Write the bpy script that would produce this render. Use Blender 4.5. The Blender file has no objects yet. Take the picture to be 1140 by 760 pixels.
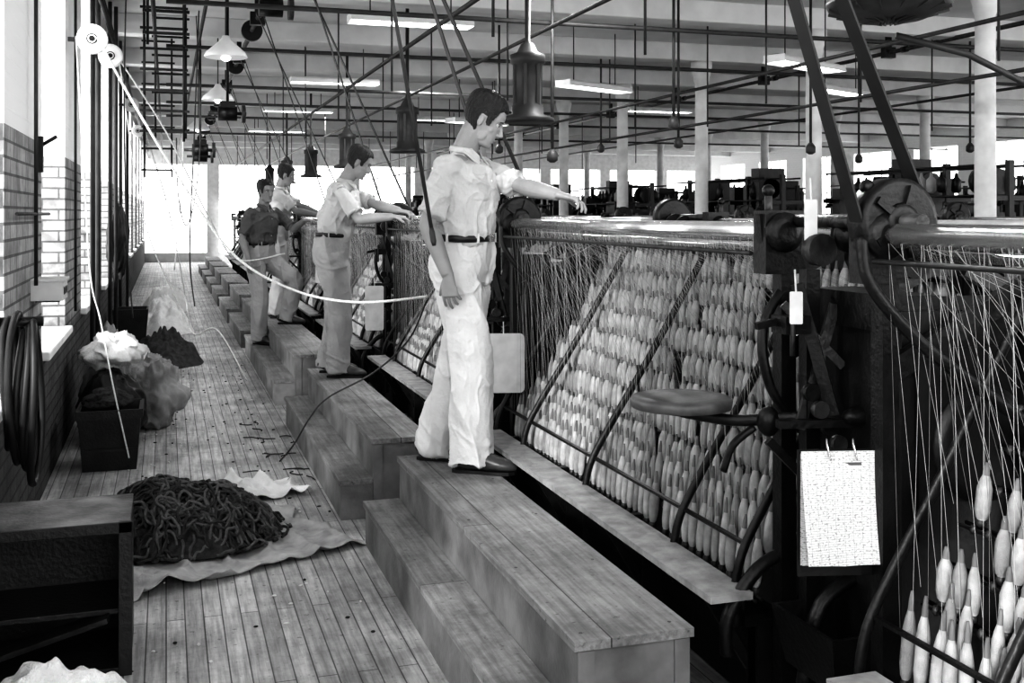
import bpy, math, random
from mathutils import Vector, Matrix, noise, Quaternion
V=Vector
random.seed(7)
scene=bpy.context.scene
COL=scene.collection
c4=lambda x:(x,x,x,1)
# ------------------------------------------------------------------ materials
def M(name,g,rough=.6,var=.15,scale=8,bump=0.0,metal=0.0,bscale=60,spec=.4,emit=0):
    m=bpy.data.materials.new(name); m.use_nodes=True
    nt=m.node_tree; b=nt.nodes['Principled BSDF']
    b.inputs['Roughness'].default_value=rough
    b.inputs['Metallic'].default_value=metal
    b.inputs['Specular IOR Level'].default_value=spec
    tc=nt.nodes.new('ShaderNodeTexCoord')
    n=nt.nodes.new('ShaderNodeTexNoise'); n.inputs['Scale'].default_value=scale; n.inputs['Detail'].default_value=6
    r=nt.nodes.new('ShaderNodeValToRGB')
    lo=g*(1-var); hi=min(1,g*(1+var))
    r.color_ramp.elements[0].color=c4(lo); r.color_ramp.elements[1].color=c4(hi)
    r.color_ramp.elements[0].position=.32; r.color_ramp.elements[1].position=.68
    nt.links.new(tc.outputs['Object'],n.inputs['Vector']); nt.links.new(n.outputs['Fac'],r.inputs['Fac'])
    nt.links.new(r.outputs['Color'],b.inputs['Base Color'])
    if bump:
        n2=nt.nodes.new('ShaderNodeTexNoise'); n2.inputs['Scale'].default_value=bscale; n2.inputs['Detail'].default_value=4
        bp=nt.nodes.new('ShaderNodeBump'); bp.inputs['Strength'].default_value=bump; bp.inputs['Distance'].default_value=.02
        nt.links.new(tc.outputs['Object'],n2.inputs['Vector']); nt.links.new(n2.outputs['Fac'],bp.inputs['Height'])
        nt.links.new(bp.outputs['Normal'],b.inputs['Normal'])
    if emit:
        b.inputs['Emission Color'].default_value=(1,1,1,1); b.inputs['Emission Strength'].default_value=emit
    return m

def floor_mat(name,g,roww,length,rot=True,worn=.35,big=1.7):
    m=M(name,g,.55); nt=m.node_tree; b=nt.nodes['Principled BSDF']
    for n in list(nt.nodes):
        if n.type in('TEX_NOISE','VALTORGB'): nt.nodes.remove(n)
    tc=[n for n in nt.nodes if n.type=='TEX_COORD'][0]
    mp=nt.nodes.new('ShaderNodeMapping')
    if rot: mp.inputs['Rotation'].default_value=(0,0,math.pi/2)
    br=nt.nodes.new('ShaderNodeTexBrick'); br.inputs['Scale'].default_value=1
    br.inputs['Brick Width'].default_value=length; br.inputs['Row Height'].default_value=roww
    br.inputs['Mortar Size'].default_value=.0028; br.inputs['Mortar Smooth'].default_value=.2
    br.offset=.37
    br.inputs['Color1'].default_value=c4(g*1.12); br.inputs['Color2'].default_value=c4(g*.80); br.inputs['Mortar'].default_value=c4(g*.18)
    nz=nt.nodes.new('ShaderNodeTexNoise'); nz.inputs['Scale'].default_value=big; nz.inputs['Detail'].default_value=10; nz.inputs['Roughness'].default_value=.75
    rp=nt.nodes.new('ShaderNodeValToRGB'); rp.color_ramp.elements[0].position=.38; rp.color_ramp.elements[1].position=.6
    rp.color_ramp.elements[0].color=c4(1-worn); rp.color_ramp.elements[1].color=c4(1.0)
    mp2=nt.nodes.new('ShaderNodeMapping'); mp2.inputs['Scale'].default_value=(45,2.5,45)
    nz2=nt.nodes.new('ShaderNodeTexNoise'); nz2.inputs['Scale'].default_value=1.0; nz2.inputs['Detail'].default_value=7; nz2.inputs['Roughness'].default_value=.65
    rp2=nt.nodes.new('ShaderNodeValToRGB'); rp2.color_ramp.elements[0].position=.36; rp2.color_ramp.elements[1].position=.62
    rp2.color_ramp.elements[0].color=c4(.55); rp2.color_ramp.elements[1].color=c4(1.0)
    mx=nt.nodes.new('ShaderNodeMix'); mx.data_type='RGBA'; mx.blend_type='MULTIPLY'; mx.inputs[0].default_value=1
    mx2=nt.nodes.new('ShaderNodeMix'); mx2.data_type='RGBA'; mx2.blend_type='MULTIPLY'; mx2.inputs[0].default_value=1
    L=nt.links.new
    L(tc.outputs['Object'],mp.inputs['Vector']); L(mp.outputs['Vector'],br.inputs['Vector'])
    L(tc.outputs['Object'],nz.inputs['Vector']); L(nz.outputs['Fac'],rp.inputs['Fac'])
    L(tc.outputs['Object'],mp2.inputs['Vector']); L(mp2.outputs['Vector'],nz2.inputs['Vector']); L(nz2.outputs['Fac'],rp2.inputs['Fac'])
    L(br.outputs['Color'],mx.inputs[6]); L(rp.outputs['Color'],mx.inputs[7])
    L(mx.outputs[2],mx2.inputs[6]); L(rp2.outputs['Color'],mx2.inputs[7])
    # small dark and light specks of dirt / lint
    nz3=nt.nodes.new('ShaderNodeTexNoise'); nz3.inputs['Scale'].default_value=38; nz3.inputs['Detail'].default_value=3
    L(tc.outputs['Object'],nz3.inputs['Vector'])
    rp3=nt.nodes.new('ShaderNodeValToRGB'); e=rp3.color_ramp.elements
    e[0].position=.28; e[0].color=c4(.45); e[1].position=.36; e[1].color=c4(1)
    x=e.new(.70); x.color=c4(1); x=e.new(.76); x.color=c4(1.35)
    L(nz3.outputs['Fac'],rp3.inputs['Fac'])
    mx3=nt.nodes.new('ShaderNodeMix'); mx3.data_type='RGBA'; mx3.blend_type='MULTIPLY'; mx3.inputs[0].default_value=1
    L(mx2.outputs[2],mx3.inputs[6]); L(rp3.outputs['Color'],mx3.inputs[7])
    L(mx3.outputs[2],b.inputs['Base Color'])
    bp=nt.nodes.new('ShaderNodeBump'); bp.inputs['Strength'].default_value=.4; bp.inputs['Distance'].default_value=.004
    L(nz2.outputs['Fac'],bp.inputs['Height']); L(bp.outputs['Normal'],b.inputs['Normal'])
    return m

def brick_mat(name):
    m=M(name,.4,.8); nt=m.node_tree; b=nt.nodes['Principled BSDF']; L=nt.links.new
    for n in list(nt.nodes):
        if n.type in('TEX_NOISE','VALTORGB'): nt.nodes.remove(n)
    tc=[n for n in nt.nodes if n.type=='TEX_COORD'][0]
    sp=nt.nodes.new('ShaderNodeSeparateXYZ'); ad=nt.nodes.new('ShaderNodeMath'); ad.operation='ADD'
    cb=nt.nodes.new('ShaderNodeCombineXYZ')
    L(tc.outputs['Object'],sp.inputs[0]); L(sp.outputs[0],ad.inputs[0]); L(sp.outputs[1],ad.inputs[1])
    L(ad.outputs[0],cb.inputs[0]); L(sp.outputs[2],cb.inputs[1])
    br=nt.nodes.new('ShaderNodeTexBrick'); br.inputs['Scale'].default_value=1
    br.inputs['Brick Width'].default_value=.22; br.inputs['Row Height'].default_value=.075; br.inputs['Mortar Size'].default_value=.007
    br.inputs['Color1'].default_value=c4(.54); br.inputs['Color2'].default_value=c4(.36); br.inputs['Mortar'].default_value=c4(.17)
    L(cb.outputs[0],br.inputs['Vector'])
    nz=nt.nodes.new('ShaderNodeTexNoise'); nz.inputs['Scale'].default_value=5; nz.inputs['Detail'].default_value=9; nz.inputs['Roughness'].default_value=.7
    L(tc.outputs['Object'],nz.inputs['Vector'])
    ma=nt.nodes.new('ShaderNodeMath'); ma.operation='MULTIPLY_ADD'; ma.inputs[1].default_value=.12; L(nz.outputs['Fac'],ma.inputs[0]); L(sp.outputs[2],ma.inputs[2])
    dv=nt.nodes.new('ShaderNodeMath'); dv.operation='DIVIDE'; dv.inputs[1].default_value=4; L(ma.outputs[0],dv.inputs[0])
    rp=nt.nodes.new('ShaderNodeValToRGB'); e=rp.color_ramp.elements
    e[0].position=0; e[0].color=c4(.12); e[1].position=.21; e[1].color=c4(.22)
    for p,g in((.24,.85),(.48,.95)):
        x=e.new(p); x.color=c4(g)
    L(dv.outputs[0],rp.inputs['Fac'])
    wr=nt.nodes.new('ShaderNodeValToRGB'); wr.color_ramp.elements[0].position=.4; wr.color_ramp.elements[0].color=c4(.6); wr.color_ramp.elements[1].position=.58
    L(nz.outputs['Fac'],wr.inputs['Fac'])
    mw=nt.nodes.new('ShaderNodeMix'); mw.data_type='RGBA'; mw.blend_type='MULTIPLY'; mw.inputs[0].default_value=1
    L(br.outputs['Color'],mw.inputs[6]); L(wr.outputs['Color'],mw.inputs[7])
    mx=nt.nodes.new('ShaderNodeMix'); mx.data_type='RGBA'; mx.blend_type='MULTIPLY'; mx.inputs[0].default_value=1
    L(mw.outputs[2],mx.inputs[6]); L(rp.outputs['Color'],mx.inputs[7])
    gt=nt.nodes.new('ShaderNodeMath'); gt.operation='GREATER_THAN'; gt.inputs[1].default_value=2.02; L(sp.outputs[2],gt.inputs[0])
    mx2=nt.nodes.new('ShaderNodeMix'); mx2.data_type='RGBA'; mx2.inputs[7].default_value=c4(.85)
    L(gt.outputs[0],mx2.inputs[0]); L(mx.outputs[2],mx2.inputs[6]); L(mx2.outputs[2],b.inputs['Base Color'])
    bp=nt.nodes.new('ShaderNodeBump'); bp.inputs['Strength'].default_value=.8; bp.inputs['Distance'].default_value=.012
    iv=nt.nodes.new('ShaderNodeMath'); iv.operation='SUBTRACT'; iv.inputs[0].default_value=1; L(br.outputs['Fac'],iv.inputs[1])
    ad2=nt.nodes.new('ShaderNodeMath'); ad2.operation='ADD'; L(iv.outputs[0],ad2.inputs[0]); L(nz.outputs['Fac'],ad2.inputs[1])
    L(ad2.outputs[0],bp.inputs['Height']); L(bp.outputs['Normal'],b.inputs['Normal'])
    return m

def chart_mat(name):
    m=M(name,.8,.7); nt=m.node_tree; b=nt.nodes['Principled BSDF']; L=nt.links.new
    tc=[n for n in nt.nodes if n.type=='TEX_COORD'][0]
    sp=nt.nodes.new('ShaderNodeSeparateXYZ'); L(tc.outputs['Object'],sp.inputs[0])
    cb=nt.nodes.new('ShaderNodeCombineXYZ'); L(sp.outputs[0],cb.inputs[0]); L(sp.outputs[2],cb.inputs[1])
    br=nt.nodes.new('ShaderNodeTexBrick'); br.offset=0; br.inputs['Scale'].default_value=1
    br.inputs['Brick Width'].default_value=.024; br.inputs['Row Height'].default_value=.0058; br.inputs['Mortar Size'].default_value=.0005; br.inputs['Mortar Smooth'].default_value=.3
    br.inputs['Color1'].default_value=c4(.74); br.inputs['Color2'].default_value=c4(.72); br.inputs['Mortar'].default_value=c4(.42)
    L(cb.outputs[0],br.inputs['Vector'])
    mp=nt.nodes.new('ShaderNodeMapping'); mp.inputs['Scale'].default_value=(150,1,210); L(tc.outputs['Object'],mp.inputs['Vector'])
    nz=nt.nodes.new('ShaderNodeTexNoise'); nz.inputs['Scale'].default_value=1; nz.inputs['Detail'].default_value=3; L(mp.outputs['Vector'],nz.inputs['Vector'])
    rp=nt.nodes.new('ShaderNodeValToRGB'); rp.color_ramp.elements[0].position=.34; rp.color_ramp.elements[0].color=c4(.45); rp.color_ramp.elements[1].position=.46
    L(nz.outputs['Fac'],rp.inputs['Fac'])
    mx=nt.nodes.new('ShaderNodeMix'); mx.data_type='RGBA'; mx.blend_type='MULTIPLY'; mx.inputs[0].default_value=1
    L(br.outputs['Color'],mx.inputs[6]); L(rp.outputs['Color'],mx.inputs[7]); L(mx.outputs[2],b.inputs['Base Color'])
    return m

DARK=M('dark_iron',.010,.38,.4,14,.15,.2)
BLACK=M('black_paint',.005,.5,.4,6,.1)
STEEL=M('polished_steel',.75,.2,.08,30,0,.85)
GREYM=M('worn_iron',.055,.4,.4,20,.2,.4)
BOB=M('yarn_bobbin',.44,.75,.25,22,.35,bscale=400)
THREAD=M('thread',.5,.8,.05)
THREADB=M('dark_thread',.2,.8,.05)
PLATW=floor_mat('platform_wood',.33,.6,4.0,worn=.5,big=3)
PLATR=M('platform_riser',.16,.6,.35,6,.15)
FLOORM=floor_mat('floorboards',.60,.072,1.9,worn=.5)
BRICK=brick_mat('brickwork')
CEILM=M('ceiling_paint',.62,.8,.1,2,.1)
BEAMM=M('beam_paint',.66,.8,.1,3)
COLM=M('column_paint',.66,.5,.14,5)
WHITE=M('white_enamel',.85,.35,.05)
TUBE=M('lamp_tube',.9,.4,0,emit=6)
BELT=M('leather_belt',.012,.5,.3,10)
PIPE=M('pipe_paint',.035,.5,.3,10)
ROPE=M('rope',.62,.9,.2,80,.3)
WINF=M('window_frame_paint',.6,.6,.1)
BURLAP=M('burlap',.38,.95,.22,14,.5,bscale=220)
SACKM=M('sack_cloth',.28,.95,.28,9,.5,bscale=150)
CLOTH=M('cotton_cloth',.66,.95,.12,9,.4,bscale=120)
FLUFF=M('cotton_fluff',.8,1,.12,16,.8,bscale=70)
YARND=M('dark_yarn',.03,.95,.5,40,.5,bscale=200)
RUBBER=M('rubber_hose',.012,.45,.2,20)
PAPER=chart_mat('chart_paper')
CARD=M('card',.64,.8,.12,12)
SEATW=M('seat_wood',.10,.4,.4,12,.1)
TRUNK=M('trunk_wood',.014,.5,.4,9,.2)
TRUNKT=M('worn_lid_wood',.10,.6,.85,6,.2)
SILL=M('sill_stone',.75,.8,.12,6)
SKIN=M('skin',.25,.5,.10,14,.1,bscale=150)
SKIN2=M('skin_tanned',.21,.5,.1,14)
HAIR=M('hair',.016,.4,.5,60,.6,bscale=180)
EYEW=M('eye_white',.45,.3,0)
IRIS=M('iris',.02,.2,0)
SHIRTL=M('shirt_light',.46,.9,.07,8,.25,bscale=60)
SHIRTM=M('shirt_mid',.46,.9,.07,8,.25,bscale=60)
SHIRTD=M('shirt_dark',.09,.9,.12,8,.25,bscale=60)
TROUL=M('trousers_light',.60,.9,.08,7,.3,bscale=45)
TROUM=M('trousers_mid',.34,.9,.1,7,.3,bscale=45)
LEATHER=M('shoe_leather',.05,.35,.4,20,.1)
BELTL=M('waist_belt',.012,.4,.2)
MOUTH=M('mouth_line',.06,.6,0)

# ------------------------------------------------------------------ mesh builder
class MB:
    def __init__(s): s.v=[];s.f=[];s.m=[];s.s=[]
    def add(s,vs,fs,m=0,sm=True):
        o=len(s.v); s.v.extend([tuple(x) for x in vs])
        for f in fs: s.f.append(tuple(i+o for i in f)); s.m.append(m); s.s.append(sm)
    def box(s,c,d,m=0,rot=None):
        c=V(c); vs=[]
        for x in(-.5,.5):
            for y in(-.5,.5):
                for z in(-.5,.5):
                    p=V((x*d[0],y*d[1],z*d[2]))
                    if rot: p=rot@p
                    vs.append(c+p)
        s.add(vs,[(0,1,3,2),(4,6,7,5),(0,4,5,1),(2,3,7,6),(0,2,6,4),(1,5,7,3)],m,False)
    def bx(s,x0,x1,y0,y1,z0,z1,m=0): s.box(((x0+x1)/2,(y0+y1)/2,(z0+z1)/2),(abs(x1-x0),abs(y1-y0),abs(z1-z0)),m)
    def beam(s,p0,p1,w,h,m=0,up=V((0,0,1))):
        p0=V(p0);p1=V(p1);T=(p1-p0).normalized()
        if abs(T.dot(up))>.98: up=V((0,1,0))
        A=T.cross(up).normalized();B=A.cross(T)
        vs=[]
        for p in(p0,p1):
            for a,b in((-1,-1),(1,-1),(1,1),(-1,1)): vs.append(p+A*a*w/2+B*b*h/2)
        s.add(vs,[(0,3,2,1),(4,5,6,7),(0,1,5,4),(1,2,6,5),(2,3,7,6),(3,0,4,7)],m,False)
    def lathe(s,p0,ax,prof,n=12,m=0,sm=True,mf=None):
        p0=V(p0);ax=V(ax).normalized(); ref=V((1,0,0)) if abs(ax.x)<.8 else V((0,1,0))
        A=ax.cross(ref).normalized();B=ax.cross(A)
        vs=[]
        for t,r in prof:
            for i in range(n):
                a=2*math.pi*i/n; vs.append(p0+ax*t+(A*math.cos(a)+B*math.sin(a))*r)
        o=len(s.v); s.v.extend([tuple(x) for x in vs])
        for j in range(len(prof)-1):
            for i in range(n):
                k=(i+1)%n
                s.f.append((o+j*n+i,o+j*n+k,o+(j+1)*n+k,o+(j+1)*n+i)); s.m.append(mf(j) if mf else m); s.s.append(sm)
        s.f.append(tuple(o+i for i in range(n))[::-1]); s.m.append(mf(0) if mf else m); s.s.append(False)
        l=(len(prof)-1)*n
        s.f.append(tuple(o+l+i for i in range(n))); s.m.append(mf(len(prof)-2) if mf else m); s.s.append(False)
    def cyl(s,p0,p1,r0,r1=None,n=12,m=0):
        p0=V(p0);p1=V(p1); r1=r0 if r1 is None else r1
        s.lathe(p0,p1-p0,[(0,r0),((p1-p0).length,r1)],n,m)
    def sweep(s,pts,ab,ref=V((1,0,0)),n=12,m=0,cap=True):
        pts=[V(p) for p in pts]; N=len(pts); vs=[]; fs=[]
        A=None
        for i,p in enumerate(pts):
            T=(pts[min(i+1,N-1)]-pts[max(i-1,0)]).normalized()
            if A is None:
                r=ref if abs(T.dot(ref))<.95 else V((0,1,0)) if abs(T.y)<.9 else V((0,0,1))
                A=(r-T*r.dot(T)).normalized()
            else: A=(A-T*A.dot(T)).normalized()
            B=T.cross(A); a,b=ab[i] if isinstance(ab,list) else ab
            for k in range(n):
                t=2*math.pi*k/n; vs.append(p+A*math.cos(t)*a+B*math.sin(t)*b)
        for j in range(N-1):
            for i in range(n):
                k=(i+1)%n; fs.append((j*n+i,j*n+k,(j+1)*n+k,(j+1)*n+i))
        if cap: fs.append(tuple(range(n))[::-1]); fs.append(tuple((N-1)*n+i for i in range(n)))
        s.add(vs,fs,m,True)
    def tube(s,pts,r,n=8,m=0): s.sweep(pts,(r,r),n=n,m=m)
    def sph(s,c,r,m=0,n=12,rot=None):
        c=V(c); r=V(r) if hasattr(r,'__len__') else V((r,r,r)); vs=[];fs=[];R=n//2+1
        for j in range(R+1):
            ph=math.pi*j/R; ph=min(max(ph,.02),math.pi-.02)
            for i in range(n):
                a=2*math.pi*i/n; p=V((r.x*math.sin(ph)*math.cos(a),r.y*math.sin(ph)*math.sin(a),r.z*math.cos(ph)))
                if rot: p=rot@p
                vs.append(c+p)
        for j in range(R):
            for i in range(n):
                k=(i+1)%n; fs.append((j*n+i,(j+1)*n+i,(j+1)*n+k,j*n+k))
        fs.append(tuple(range(n))); fs.append(tuple(R*n+i for i in range(n))[::-1])
        s.add(vs,fs,m,True)
    def mesh(s,name,mats):
        me=bpy.data.meshes.new(name); me.from_pydata(s.v,[],s.f)
        for mt in mats: me.materials.append(mt)
        me.polygons.foreach_set('material_index',s.m); me.polygons.foreach_set('use_smooth',s.s); me.update()
        return me
    def obj(s,name,mats,parent=None,loc=None,bevel=0):
        o=bpy.data.objects.new(name,s.mesh(name,mats)); COL.objects.link(o)
        if parent: o.parent=parent
        if loc: o.location=loc
        if bevel:
            b=o.modifiers.new('bevel','BEVEL'); b.width=bevel; b.segments=2; b.limit_method='ANGLE'
        return o
def empty(name,loc=(0,0,0),rz=0,s=1):
    e=bpy.data.objects.new(name,None); COL.objects.link(e); e.location=loc; e.rotation_euler=(0,0,rz); e.scale=(s,s,s); e.empty_display_size=.1
    return e
def cr(pts,sub=6):
    out=[];N=len(pts)
    for i in range(N-1):
        p0=pts[max(i-1,0)];p1=pts[i];p2=pts[i+1];p3=pts[min(i+2,N-1)]
        for k in range(sub):
            t=k/sub
            out.append(tuple(.5*((2*b)+(-a+c)*t+(2*a-5*b+4*c-d)*t*t+(-a+3*b-3*c+d)*t**3) for a,b,c,d in zip(p0,p1,p2,p3)))
    out.append(tuple(pts[-1])); return out

# ------------------------------------------------------------------ people (built first)
def remesh(mb,voxel,smooth=4,fac=.5):
    me=mb.mesh('tmp',[SKIN]); o=bpy.data.objects.new('tmp',me); COL.objects.link(o)
    r=o.modifiers.new('r','REMESH'); r.mode='VOXEL'; r.voxel_size=voxel; r.use_smooth_shade=True
    if smooth:
        s=o.modifiers.new('s','SMOOTH'); s.iterations=smooth; s.factor=fac
    dg=bpy.context.evaluated_depsgraph_get()
    out=bpy.data.meshes.new_from_object(o.evaluated_get(dg)); bpy.data.objects.remove(o)
    return out
def displace(me,fn):
    n=len(me.vertices); co=[0.0]*(3*n); me.vertices.foreach_get('co',co)
    no=[0.0]*(3*n); me.vertices.foreach_get('normal',no)
    out=[0.0]*(3*n)
    for i in range(n):
        p=V(co[3*i:3*i+3]); q=fn(p,V(no[3*i:3*i+3])); out[3*i],out[3*i+1],out[3*i+2]=q
    me.vertices.foreach_set('co',out); me.update()
def ik(a,c,l1,l2,pole):
    a=V(a);c=V(c);d=(c-a);D=d.length
    if D>=(l1+l2)*.995:
        c=a+d.normalized()*(l1+l2)*.995; d=c-a; D=d.length
    x=(l1*l1-l2*l2+D*D)/(2*D); h=math.sqrt(max(l1*l1-x*x,0)); n=d.normalized(); p=V(pole); p=(p-n*p.dot(n)).normalized()
    return a+n*x+p*h,c
HS=[(-.052,.066,.034,.018),(-.043,.080,.008,.036),(-.02,.084,-.015,.048),(.00,.085,-.040,.054),(.02,.086,-.062,.059),(.045,.086,-.082,.064),(.07,.085,-.094,.069),(.09,.089,-.100,.073),(.12,.086,-.104,.076),(.145,.072,-.099,.073),(.165,.048,-.084,.062),(.178,.018,-.058,.043),(.185,-.005,-.033,.018)]
def headverts(n=28,off=lambda a,z:0,sub=3):
    S=cr(HS,sub); vs=[];fs=[]
    for z,f,bk,w in S:
        c=(f+bk)/2; rx=(f-bk)/2
        for i in range(n):
            a=2*math.pi*i/n; ca,sa=math.cos(a),math.sin(a)
            e=.88
            x=c+rx*math.copysign(abs(ca)**e,ca); y=w*math.copysign(abs(sa)**e,sa)
            o=off(a,z)
            d=V((x-c,y,(z-.09) if z>.09 else 0))
            d=d.normalized() if d.length>1e-6 else V((0,0,1))
            vs.append(V((x,y,z))+d*o)
    for j in range(len(S)-1):
        for i in range(n):
            k=(i+1)%n; fs.append((j*n+i,j*n+k,(j+1)*n+k,(j+1)*n+i))
    fs.append(tuple(range(n))[::-1]); fs.append(tuple((len(S)-1)*n+i for i in range(n)))
    return vs,fs
def ridge(p): return max(0,1-abs(noise.noise(p))*3.2)**2
def human(name,base,yaw,H,P,mats,voxel=.004):
    skin,hair,shirt,trou=mats
    s=H/1.78; root=empty(name,base,yaw,s)
    Rz=Matrix.Rotation(-yaw,3,'Z'); base=V(base)
    wl=lambda p:(Rz@(V(p)-base))/s
    ly=P.get('lean',0.03); hf=P.get('headfwd',.05)
    pel=V((P.get('hipx',0),P.get('hipy',0),.93+P.get('hipz',0)))
    waist=pel+V((ly*.2,0,.15)); chest=pel+V((ly*.65,0,.38)); neckb=pel+V((ly,0,.535))
    J=neckb+V((hf,0,.105+P.get('nz',0)))
    tw=Matrix.Rotation(P.get('twist',0),3,'Z')
    lat=tw@V((0,1,0)); fw=tw@V((1,0,0))
    shL=chest+lat*.180+V((ly*.2,0,.105+P.get('shrugL',0))); shR=chest-lat*.180+V((ly*.2,0,.105))
    HM=Matrix.Translation(J)@Matrix.Rotation(P.get('hyaw',0),4,'Z')@Matrix.Rotation(P.get('hpitch',.2),4,'Y')@Matrix.Rotation(P.get('hroll',0),4,'X')@Matrix.Scale(1.0,4)
    R3=HM.to_3x3().normalized()
    hp=lambda x,y,z:HM@V((x,y,z))
    hipL=pel+V((0,.09,-.03)); hipR=pel+V((0,-.09,-.03))
    legs=[]
    for hip,key in((hipL,'footL'),(hipR,'footR')):
        fp=wl(P[key][0]); an=fp+V((0,0,.085)); kn,a2=ik(hip,an,.415,.405,P.get('kpole',(1,0,0)))
        legs.append((hip,kn,an,P[key][1]))
    arms=[]
    for sh,key,sg in((shL,'handL',1),(shR,'handR',-1)):
        w=wl(P[key][0]); el,w=ik(sh,w,.29,.26,P[key][1]); arms.append((sh,el,w,V(P[key][2]).normalized(),V(P[key][3]).normalized(),sg,P[key][4]))
    b=MB()
    vs,fs=headverts(); b.add([HM@v for v in vs],fs)
    b.sweep([neckb+V((-.01,0,-.06)),neckb+V((0,0,.02)),hp(-.02,0,-.01),hp(-.014,0,.04)],[(.064,.074),(.060,.062),(.060,.057),(.060,.054)],n=16)
    b.sweep([hp(.082,0,.085),hp(.094,0,.055),hp(.106,0,.032),hp(.092,0,.019)],[(.006,.006),(.008,.0075),(.011,.009),(.007,.010)],n=10)
    for q in(-1,1):
        b.sph(hp(.091,q*.011,.026),.0075,0,8)
        b.sph(hp(-.010,q*.070,.050),(.015,.007,.028),0,12,rot=R3@Matrix.Rotation(q*.35,3,'Z'))
        b.sph(hp(.047,q*.043,.032),(.02,.018,.016),0,8)
        b.sph(hp(.02,q*.046,-.008),(.032,.012,.025),0,8)
    b.sweep([hp(.078,-.020,-.004),hp(.087,0,-.003),hp(.078,.020,-.004)],[(.005,.004),(.007,.006),(.005,.004)],n=8)
    b.sweep([hp(.077,-.018,-.013),hp(.084,0,-.015),hp(.077,.018,-.013)],[(.005,.004),(.007,.006),(.005,.004)],n=8)
    b.sph(hp(.074,0,-.038),(.014,.019,.012),0,8)
    b.sweep([pel,waist,chest,neckb],[(.08,.11),(.08,.11),(.09,.13),(.05,.055)],n=14)
    b.sweep([shR,chest+V((0,0,.10)),shL],[(.04,.04),(.06,.06),(.04,.04)],n=12)
    for sh,el,w,D,N,sg,curl in arms:
        ua=[sh,sh.lerp(el,.3),sh.lerp(el,.7),el,el.lerp(w,.25),el.lerp(w,.6),w-(w-el).normalized()*.01]
        rr=[(.045,.045),(.046,.046),(.041,.041),(.038,.038),(.043,.043),(.036,.036),(.029,.026)]
        ln=[tuple(p)+r for p,r in zip(ua,rr)]; ln=cr(ln,3)
        b.sweep([V(q[:3]) for q in ln],[(q[3],q[4]) for q in ln],n=14)
        N=(N-D*N.dot(D)).normalized(); S=D.cross(N)
        ts=P.get('thumb',{}).get(sg,sg)
        A=[w-D*.02,w+D*.015,w+D*.05,w+D*.088]
        b.sweep(A,[(.027,.020),(.031,.018),(.039,.016),(.041,.014)],ref=S,n=14)
        for i,(of,l) in enumerate(((.033,.070),(.011,.080),(-.012,.075),(-.034,.058))):
            p=w+D*(.078-.006*abs(i-1))+S*of*ts; d=(D+S*ts*(of*2.2)).normalized(); pts=[p-D*.02,p]; c=curl+(.08*i); th_=0
            for q,fr in enumerate((.45,.32,.23)):
                th_+=c*(.8 if q==0 else 1.0); dd=d*math.cos(th_)+N*math.sin(th_)
                pts.append(pts[-1]+dd*l*fr)
            b.sweep(pts,[(.0088,.0088),(.009,.009),(.0085,.0085),(.0078,.0078),(.0062,.0062)],n=8)
        td=(D*.72+S*ts*.6+N*.35).normalized(); p=w+D*.018+S*ts*.022
        b.sweep([p,p+td*.035,p+td*.062+N*.004,p+td*.085+D*.006+N*.006],[(.013,.013),(.0115,.0115),(.0095,.0095),(.007,.007)],n=8)
    me=remesh(b,voxel,2)
    HI=HM.inverted()
    def face(v,n):
        p=HI@v
        if -.07<p.z<.2 and p.x>.02 and abs(p.y)<.08:
            dl=0
            for q in(-1,1):
                dl-=.012*math.exp(-(((p.y-q*.031)/.015)**2+((p.z-.068)/.010)**2))
            dl+=.004*math.exp(-(((abs(p.y)-.028)/.022)**2+((p.z-.088)/.007)**2))
            dl-=.005*math.exp(-((p.y/.022)**2+((p.z+.0085)/.0035)**2))
            dl-=.004*math.exp(-((p.y/.02)**2+((p.z+.025)/.006)**2))
            if dl: return HM@V((p.x+dl,p.y,p.z))
        return v
    displace(me,face)
    me.materials.clear(); me.materials.append(skin)
    o=bpy.data.objects.new('skin_body',me); COL.objects.link(o); o.parent=root
    me.polygons.foreach_set('use_smooth',[True]*len(me.polygons))
    b=MB()
    for q in(-1,1):
        b.sph(hp(.0655,q*.031,.068),.0118,0,12); b.sph(hp(.0745,q*.031,.0665),.0052,1,8)
        b.sweep([hp(.084,q*.014,.085),hp(.086,q*.030,.089),hp(.075,q*.050,.085)],[(.0025,.0025),(.0035,.0035),(.002,.002)],n=6,m=2)
        b.sweep([hp(.075,q*.018,.071),hp(.0785,q*.031,.0765),hp(.070,q*.046,.071)],[(.0012,.0012),(.002,.002),(.0012,.0012)],n=6,m=2)
    b.sweep([hp(.077,-.019,-.0085),hp(.085,0,-.0085),hp(.077,.019,-.0085)],[(.0015,.0012),(.0022,.0016),(.0015,.0012)],n=6,m=3)
    b.obj('face_features',[EYEW,IRIS,hair,MOUTH],root)
    def off(a,z):
        a=abs((a+math.pi)%(2*math.pi)-math.pi); A=math.degrees(a)
        pts=((0,.128),(30,.132),(50,.118),(60,.085),(68,.040),(80,.036),(84,.076),(97,.078),(103,.035),(112,.0),(128,-.018),(180,-.03))
        for (a0,h0),(a1,h1) in zip(pts,pts[1:]):
            if a0<=A<=a1: hl=h0+(h1-h0)*(A-a0)/(a1-a0)
        t=(z-hl)/.008; t=max(0,min(1,t))
        top=max(0,min(1,(z-.12)/.05)); vol=.006+P.get('hairvol',.010)*top*(1 if A<110 else .5)
        if A>108: vol+=.004
        vol+=.0016*math.sin(a*30+z*80)+.002*noise.noise(V((a*4,z*30,1)))
        return -.012+(.012+vol)*t
    vs,fs=headverts(120,off,10); b=MB(); b.add([HM@v for v in vs],fs); b.obj('hair',[hair],root)
    # shirt
    b=MB(); q0=pel+V((0,0,.11))
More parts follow.
